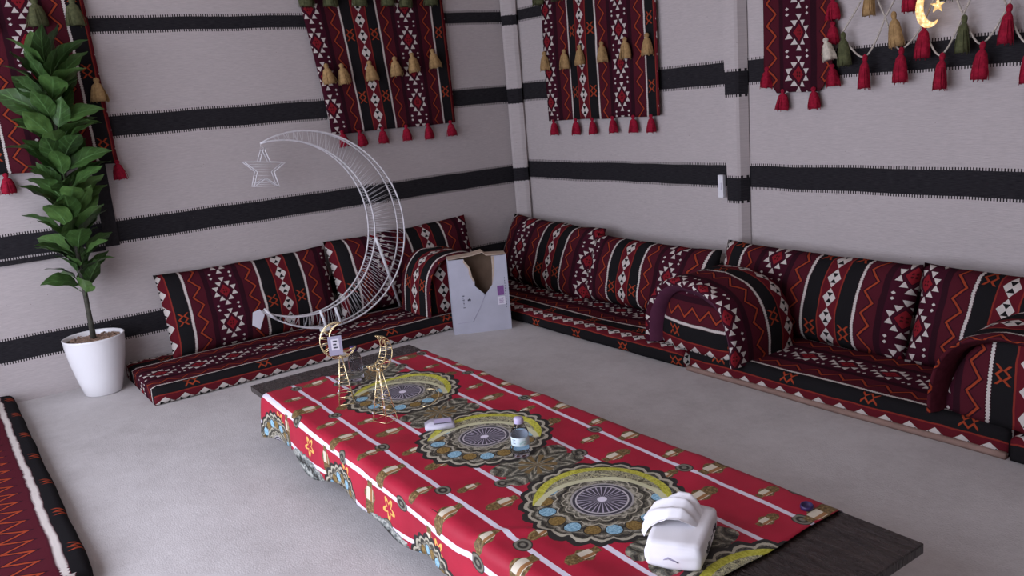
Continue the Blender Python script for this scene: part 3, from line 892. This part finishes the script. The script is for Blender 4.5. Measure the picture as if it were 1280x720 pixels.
# ================================================================== torn carton
b0, b1 = Vector((.872,-1.285,0)), Vector((1.046,-.945,0))
wv = (b1-b0); BW = wv.length; ang = math.atan2(wv.y, wv.x)
t = thing('cardboard_box', 'torn pale grey cardboard box standing on the floor at the corner', 'box', b0, ang)
# local x along the front face (left to right), -y towards the camera
BH, BD, TH = .50, .125, .004
face_outline = [(0,0),(BW,0),(BW,BH),(BW*.745,BH+.002),(BW*.745,BH*.84),(BW*.72,BH*.62),(BW*.63,BH*.535),(BW*.585,BH*.505),(BW*.53,BH*.545),(BW*.42,BH*.63),(BW*.425,BH*.70),(BW*.385,BH*.76),(BW*.375,BH*.83),(BW*.35,BH*.90),(BW*.285,BH*.965),(BW*.27,BH),(0,BH)]
b = MB(); b.prism(face_outline, 0, TH); b.obj('front_panel', [M['card']], t, False)
b = MB(); b.prism([(x, z) for x, z in face_outline], TH+.0002, TH+.001); b.obj('front_inner_ply', M['kraft'], t, False)
b = MB(); b.box((0, TH+.001, 0), (TH, BD, BH)); b.obj('side_panel', M['card'], t, False)
b = MB(); b.box((BW-TH, TH+.001, 0), (BW, BD, BH)); b.obj('side_panel', M['card'], t, False)
b = MB(); b.box((TH, BD-TH, 0), (BW-TH, BD, BH)); b.obj('back_panel', M['kraft'], t, False)
b = MB(); b.box((TH, TH+.001, .0), (BW-TH, BD-TH, TH)); b.obj('bottom_panel', M['kraft'], t, False)
b = MB(); b.prism([(0, BH+.001),(BW*.40,BH+.012),(BW*.60,BH+.028),(BW*.66,BH+.006),(BW,BH+.002),(BW,BH+.006),(BW*.66,BH+.012),(BW*.6,BH+.034),(BW*.4,BH+.018),(0,BH+.006)], .012, BD); tag(b.obj('top_flap', M['kraft_pale'], t, False), 'bare brown lid flap, bent up')
# torn edges showing brown board
b = MB(); b.prism([(BW*.745,BH),(BW*.79,BH),(BW*.775,BH*.80),(BW*.735,BH*.66),(BW*.72,BH*.62),(BW*.745,BH*.84)], -.0022, -.0004); tag(b.obj('torn_strip', M['kraft_pale'], t, False), 'torn pale brown edge')
b = MB(); b.prism([(BW*.27,BH),(BW*.285,BH*.965),(BW*.35,BH*.90),(BW*.375,BH*.83),(BW*.385,BH*.76),(BW*.425,BH*.70),(BW*.40,BH*.69),(BW*.34,BH*.79),(BW*.335,BH*.87),(BW*.255,BH*.96)], -.0022, -.0004); tag(b.obj('torn_strip', M['kraft_pale'], t, False), 'torn pale brown edge')
b = MB(); b.tube([(BW*.585,-.001,BH*.50),(BW*.50,-.001,BH*.36),(BW*.34,-.001,BH*.155)], .0014, 4); b.tube([(BW*.34,-.001,BH*.155),(BW*.08,-.001,BH*.15)], .0009, 4); b.obj('crease', M['tag'], t)
b = MB(); b.tube([(BW*.585,.0,BH*.505+.010*k/8) for k in range(3)], .010, 8); b.obj('hole', M['ink'], t)
b = MB(); b.box((BW*.80, -.0012, BH*.47), (BW*.915, -.0002, BH*.60)); o = b.obj('purple_print', M['purple_print'], t, False)
b = MB(); b.box((BW*.795, -.0014, BH*.345), (BW*.925, -.0002, BH*.455)); b.obj('label', M['label'], t, False)
b = MB()
for k in range(5): b.box((BW*.82, -.0018, BH*(.365+.016*k)), (BW*(.90-.01*(k%2)), -.0014, BH*(.371+.016*k)))
b.obj('label_print', M['purple_print'], t, False)
b = MB()
rnd = random.Random(8)
for k in range(7): b.box((BW*.195+rnd.uniform(-.002,.002), -.0012, BH*(.35+.026*k)), (BW*.212+rnd.uniform(0,.006), -.0002, BH*(.35+.026*k)+rnd.uniform(.004,.010)))
b.prism([(BW*.275,BH*.455),(BW*.315,BH*.475),(BW*.335,BH*.45),(BW*.315,BH*.425),(BW*.30,BH*.445),(BW*.28,BH*.435)], -.0012, -.0002)
for k in range(12): b.box((BW*.935, -.0012, BH*(.30+.035*k)), (BW*.945, -.0002, BH*(.30+.035*k)+.010))
b.obj('print', M['ink'], t, False)

# ================================================================== low table
TZ, TX0, TX1, TY0, TY1 = .27, 1.66, 4.465, -2.885, -2.03
t = thing('low_table', 'long low dark wooden table in the middle of the floor', 'table', ((TX0+TX1)/2, (TY0+TY1)/2, 0))
cx, cy = (TX0+TX1)/2, (TY0+TY1)/2
b = MB(); b.box((TX0-cx, TY0-cy, TZ-.030), (TX1-cx, TY1-cy, TZ))
top = b.obj('tabletop', M['wood'], t, False)
md = top.modifiers.new('edge', 'BEVEL'); md.width = .003; md.segments = 2
for sx in (-1, 1):
    for sy in (-1, 1):
        b = MB(); x, y = sx*(1.12), sy*.32; b.box((x-.03, y-.03, 0), (x+.03, y+.03, TZ-.031)); b.obj('leg', M['wood'], t, False)
for sy in (-1, 1):
    b = MB(); b.box((-1.085, sy*.32-.012, TZ-.10), (1.085, sy*.32+.012, TZ-.031)); b.obj('apron', M['wood'], t, False)

# ------------------------------------------------------------------ tablecloth
CX0, CX1 = 1.845, 4.225
HW = .4275; YC = (TY0+TY1)/2; rad_ = .014
b = MB(); nx, ns = 170, 96; g = {}
def hem(x): return .094 + .020*sin((x-1.84)*8.1) + .010*sin((x-1.84)*17+1.0) - .030*math.exp(-((x-1.84)/.16)**2)
DR = .13
rot = -.035
for i in range(nx+1):
    for j in range(ns+1):
        x = CX0 + (CX1-CX0)*i/nx
        dl = (TZ - hem(x)); tot = HW + dl + HW + DR
        c = -(HW+dl) + tot*j/ns                     # unrolled coordinate, negative = left (near) side
        n1 = nz(x*3.1, c*4.3, 1.7); n2 = nz(x*9, c*7, 5.1)
        ridge = max(0, 1-abs(nz(x*1.6+c*.8, c*2.6, 9.3))*5) + 1.6*max(0, 1-abs(nz(x*2.2-c*1.5, c*3.1, 4.4))*6)*max(0, min(1, (-c-.05)*4))*max(0, min(1, (x-2.6)*1.2))
        lift = .0030 + .0035*(1+n1) + .0022*n2 + .006*ridge
        if abs(c) <= HW - .02:
            p = (x, YC+c, TZ+lift)
        else:
            sg = 1 if c > 0 else -1; e = abs(c) - (HW-.02)
            rb = .022 + .012*max(0, nz(x*4, 3.3, 2.2)); L_ = rb*pi/2
            if e < L_:
                a = e/rb; p = (x, YC + sg*(HW-.02 + (rb)*sin(a) + .006*a), TZ+lift - rb*(1-cos(a)))
            else:
                dd = e-L_; fl = .02 + .5*dd
                wave = sin(x*11+.8) * .5 + .5*nz(x*5, 0, 4)
                p = (x, YC + sg*(HW-.02+rb+.010 + dd*.07 + dd*.15*wave + .004*n2), TZ+lift - rb - dd)
        # the two cut ends lie flat with a gentle wander
        ex = 0
        if i == 0: ex = .008*nz(0, c*4, 1)
        if i == nx: ex = .012*nz(0, c*4, 3) + .02*(YC-p[1])*.5
        g[i, j] = (b.vert((p[0]+ex, p[1], p[2])), (x - 3.70 + rot*(-c)*1.0 + .342, c - rot*(x-3.1)*1.0 + .0))
for i in range(nx):
    for j in range(ns):
        q = [g[i,j], g[i+1,j], g[i+1,j+1], g[i,j+1]]; b.face([k[0] for k in q], [k[1] for k in q])
o = b.obj('tablecloth', M['cloth']); tag(o, 'red tablecloth with mandala print draped over the low table', 'tablecloth')
md = o.modifiers.new('thickness', 'SOLIDIFY'); md.thickness = .0015; md.offset = 1
TT = TZ + .0095

# ------------------------------------------------------------------ gold wire crescent towers
def tower(label, loc, rz, s, flip, withtag, hh):
    t = thing('crescent_stand', label, 'ornament', loc, rz, 'gold crescent stands')
    h0 = hh; w0 = .032
    for sx, sy in ((-1,-1),(1,-1),(-1,1),(1,1)):
        b = MB(); b.tube([(sx*w0, sy*w0*1.15, .002), (sx*.005, sy*.006, h0)], .0022, 6); b.obj('leg', M['gold'], t)
    for k in range(6):
        f_ = .0+ k/6.5; w_ = w0*(1-f_)+.005*f_; z = .003 + h0*f_
        b = MB(); b.tube([(-w_,-w_*1.15,z),(w_,-w_*1.15,z),(w_,w_*1.15,z),(-w_,w_*1.15,z)], .0018, 5, closed=True); b.obj('rung', M['gold'], t)
    # crescent: two outlines, front and back, with bars
    R_ = .062*s; cz = h0 + R_*.94
    def cp(k, n, which, y):
        a = radians(flip[0] + (flip[1]-flip[0])*k/n); w_ = sin(pi*k/n)**.8
        rr_ = R_ - (.034*s*w_ if which else 0)
        return (rr_*cos(a), y*(.35+.65*w_), cz + rr_*sin(a))
    for y in (-.016, .016):
        for which in (0, 1):
            b = MB(); b.tube([cp(k, 20, which, y) for k in range(21)], .0020, 5); b.obj('rail', M['gold'], t)
    b = MB()
    for k in range(1, 20, 2):
        b.tube([cp(k,20,0,-.016), cp(k,20,1,-.016)], .0014, 4); b.tube([cp(k,20,0,.016), cp(k,20,1,.016)], .0014, 4)
        b.tube([cp(k,20,0,-.016), cp(k,20,0,.016)], .0014, 4); b.tube([cp(k,20,1,-.016), cp(k,20,1,.016)], .0014, 4)
    b.obj('bars', M['gold'], t)
    b = MB(); b.lathe([(.002,h0-.006),(.008,h0),(.002,h0+.006)], 8); b.obj('joint', M['gold'], t)
    # tiny lamp beads
    rnd = random.Random(2)
    b = MB()
    for k in range(14):
        z = rnd.uniform(.02, h0); w_ = w0*(1-z/h0)+.004; sx, sy = rnd.choice((-1,1)), rnd.choice((-1,1))
        b.lathe([(.0015,-.004),(.0038,0),(.0015,.004)], 6, (sx*w_, sy*w_*1.1, z))
    tag(b.obj('light_beads', M['label'], t), kind='stuff')
    if withtag:
        b = MB(); b.box((-.036*s,-.030,cz-.045*s), (.010*s,-.028,cz+.022*s)); q = b.obj('price_tag', M['tag'], t, False)
        b = MB(); b.box((-.026*s,-.0312,cz-.026*s), (.000*s,-.0301,cz+.012*s)); b.obj('sticker', M['label'], q, False)
        b = MB()
        for k in range(3): b.box((-.020*s, -.0318, cz+(-.020+.011*k)*s), (-.006*s-.004*(k%2), -.0313, cz+(-.015+.011*k)*s))
        b.obj('sticker_print', M['ink'], q, False)
    return t
CAMZ = math.atan2(-4.01+2.68, 5.54-2.3) + R90            # front (-y) towards the camera
tower('gold crescent stand with a grey price tag, on the far end of the table', (2.262,-2.665,TT), CAMZ, 1.25, (75, 330), True, .205)
tower('gold crescent stand without a tag, right of the tagged one', (2.585,-2.645,TT), CAMZ+.75, 1.12, (-150, 85), False, .215)
b = MB(); b.tube([(2.50+.085*cos(a), -2.44+.085*sin(a), TT+.004+.025*max(0,sin(a))) for a in [radians(-20+150*k/16) for k in range(17)]], .0022, 5)
tag(b.obj('wire_loop', M['gold']), 'thin golden wire curled on the mandala beside the gold stands', 'wire')

# ------------------------------------------------------------------ bottles
def bottle(label, loc, cap, s=1.0, lab=True, hgt=.143):
    t = thing('water_bottle', label, 'bottle', loc, 0)
    k = hgt/.143; R_ = .029*s
    prof = [(R_*.82,0),(R_*.97,.004),(R_,.012),(R_,.028),(R_*.95,.034),(R_,.040),(R_,.082*k),(R_*.97,.092*k),(R_*.80,.105*k),(R_*.52,.118*k),(R_*.42,.123*k),(R_*.42,.130*k)]
    b = MB(); b.lathe(prof, 28); b.obj('body', M['plastic'], t)
    wl = [(r*.93, max(.002, z)) for r, z in prof if z < .10*k] 
    b = MB(); b.lathe(wl, 28); b.obj('water', M['water'], t)
    b = MB(); b.lathe([(R_*.50,.122*k),(R_*.53,.124*k),(R_*.53,.139*k),(R_*.49,.142*k),(R_*.02,.1425*k)], 20, jit=lambda i, q: 1+.02*(q % 2)); b.obj('cap', cap, t)
    if lab:
        b = MB(); b.lathe([(R_*1.012,.047*k),(R_*1.022,.048*k),(R_*1.022,.076*k),(R_*1.012,.077*k)], 28, cap=False); q = b.obj('label', M['label_bottle'], t)
    return t
def lab_mat():
    tt = NT('pale_bottle_label', .5, .4)
    P_ = tt.coord('Object'); X_, Y_, Z_ = tt.xyz(P_)
    a = tt.math('ARCTAN2', Y_, X_)
    c = tt.ramp(tt.noise(P_, 25, 2), [(.35,(.55,.68,.70)),(.65,(.70,.78,.80))])
    lines = (Z_.mod(.0062).lt(.0028))*((a+1.35).abs().lt(.22))*Z_.between(.056,.073)
    c = tt.mix(lines*tt.noise(P_, 400, 1).gt(.42), c, (.06,.10,.20))
    band = (a+.35).abs().lt(.35)*Z_.between(.053,.066)
    c = tt.mix(band*tt.noise(P_, 180, 2).gt(.5), c, (.36,.55,.52))
    tt.color(c); return tt.m
M['label_bottle'] = lab_mat()
bottle('clear water bottle with lavender cap and pale label, on the middle of the tablecloth', (3.26,-2.462,TT), M['cap'], 1.08)
bottle('clear water bottle with dark violet cap, behind the gold crescent stands', (2.02,-2.50,TT), M['cap_dark'], 1.1, False, .165)
b = MB(); b.lathe([(.017,0),(.019,.002),(.019,.009),(.017,.012),(.015,.0125),(.014,.004),(.002,.003)], 20)
o = b.obj('bottle_cap', M['cap_dark']); o.location = (4.155,-2.098,TT+.001); o.rotation_euler = (.12,.1,0); tag(o, 'dark violet bottle cap lying near the right end of the tablecloth', 'bottle cap')
# clear plastic packet
t = thing('plastic_packet', 'small clear lavender plastic packet lying on the second mandala', 'packet', (2.81,-2.525,TT+.001), radians(62))
b = MB(); b.prism([(-.055,.0),(.055,.0),(.058,.008),(.045,.020),(-.035,.022),(-.058,.010)], -.035, .035); b.obj('wrapper', M['film'], t)
b = MB(); b.box((-.022,-.030,.0222), (.045,-.024,.0232)); b.obj('print_band', M['ink'], t, False)
b = MB(); b.box((-.022,-.023,.0222), (.045,.02,.0230)); b.obj('label', M['cap'], t, False)

# ------------------------------------------------------------------ tissue pack
t = thing('tissue_pack', 'white soft tissue pack with a tissue pulled out, near the table end', 'tissue', (4.060,-2.508,TT), math.atan2(-.23,.14))
PL, PW, PH = .245, .155, .074
b = MB(); nu, nv, nh = 16, 10, 6
def pk(a, c, e):                                   # superellipsoid-like soft box
    x = PL/2*a; y = PW/2*c; z = PH*e
    bul = .007*(1-a*a)*(1-c*c); return x, y, z + (bul if e > .5 else 0)
bm = bmesh.new(); bmesh.ops.create_cube(bm, size=1)
bmesh.ops.subdivide_edges(bm, edges=bm.edges[:], cuts=9, use_grid_fill=True)
for v in bm.verts:
    x, y, z = v.co*2
    q = Vector((x, y, z)); 
    rx = math.sqrt(max(0, 1-.10*y*y-.10*z*z)); ry = math.sqrt(max(0, 1-.10*x*x-.14*z*z)); rz_ = math.sqrt(max(0, 1-.12*x*x-.16*y*y))
    n_ = .003*nz(x*2, y*2, z*2)
    v.co = Vector((x*rx*PL/2+n_, y*ry*PW/2+n_, max(0, (z*rz_+1)/2)*PH + n_*.5*(z > 0)))
me = bpy.data.meshes.new('wrapper'); bm.to_mesh(me); bm.free(); me.materials.append(M['paper'])
for p in me.polygons: p.use_smooth = True
link('wrapper', me, t)
b = MB(); rnd = random.Random(5)
for k in range(9): 
    x = -.07+.016*k; b.box((x, PW/2-.0008, .028+rnd.uniform(-.008,.008)), (x+rnd.uniform(.004,.010), PW/2+.0006, .038+rnd.uniform(0,.010)))
b.obj('print', M['ink'], t, False)
b = MB(); b.tube([(PL/2-.002,-.022,.030),(PL/2+.001,-.01,.037),(PL/2-.001,.006,.031),(PL/2-.002,.016,.026)], .0028, 4); b.obj('print_mark', M['tag'], t)
# pulled tissue: a crumpled sheet rising from the slot and folding over the left side
b = MB(); g = {}; nu, nv = 30, 30
sec = [(.046,PH-.004),(.036,PH+.006),(.022,PH+.022),(.002,PH+.036),(-.030,PH+.036),(-.064,PH+.026),(-.094,PH+.010),(-.112,PH-.016)]
for i in range(nu+1):
    for j in range(nv+1):
        a = i/nu; c = j/nv*2-1
        q = a*(len(sec)-1); k = min(int(q), len(sec)-2); fr = q-k
        y = sec[k][0]*(1-fr)+sec[k+1][0]*fr; z = sec[k][1]*(1-fr)+sec[k+1][1]*fr
        wd = .040 + .038*sin(pi*min(1, a*.62))           # gathered at the slot, spreading into a rounded lobe
        x = -.028 + c*wd - .012*a
        pl = abs((((c*1.25+.35*a+.2) % 1.0)*2)-1)           # sharp pleats fanning out of the slot
        z += (pl-.5)*.022*min(1, a*2.2)*(1-.3*a) - .020*a*a*c*c + .006*nz(c*2.5, a*3, 3)*a
        y += .010*(pl-.5)*a + .016*c*c*a*(1 if a > .6 else .3); x += .005*nz(a*4, c*3, 8)
        g[i, j] = b.vert((x, y, z))
for i in range(nu):
    for j in range(nv): b.face((g[i,j], g[i+1,j], g[i+1,j+1], g[i,j+1]))
o = b.obj('tissue_sheet', M['paper'], t); md = o.modifiers.new('thickness', 'SOLIDIFY'); md.thickness = .0008
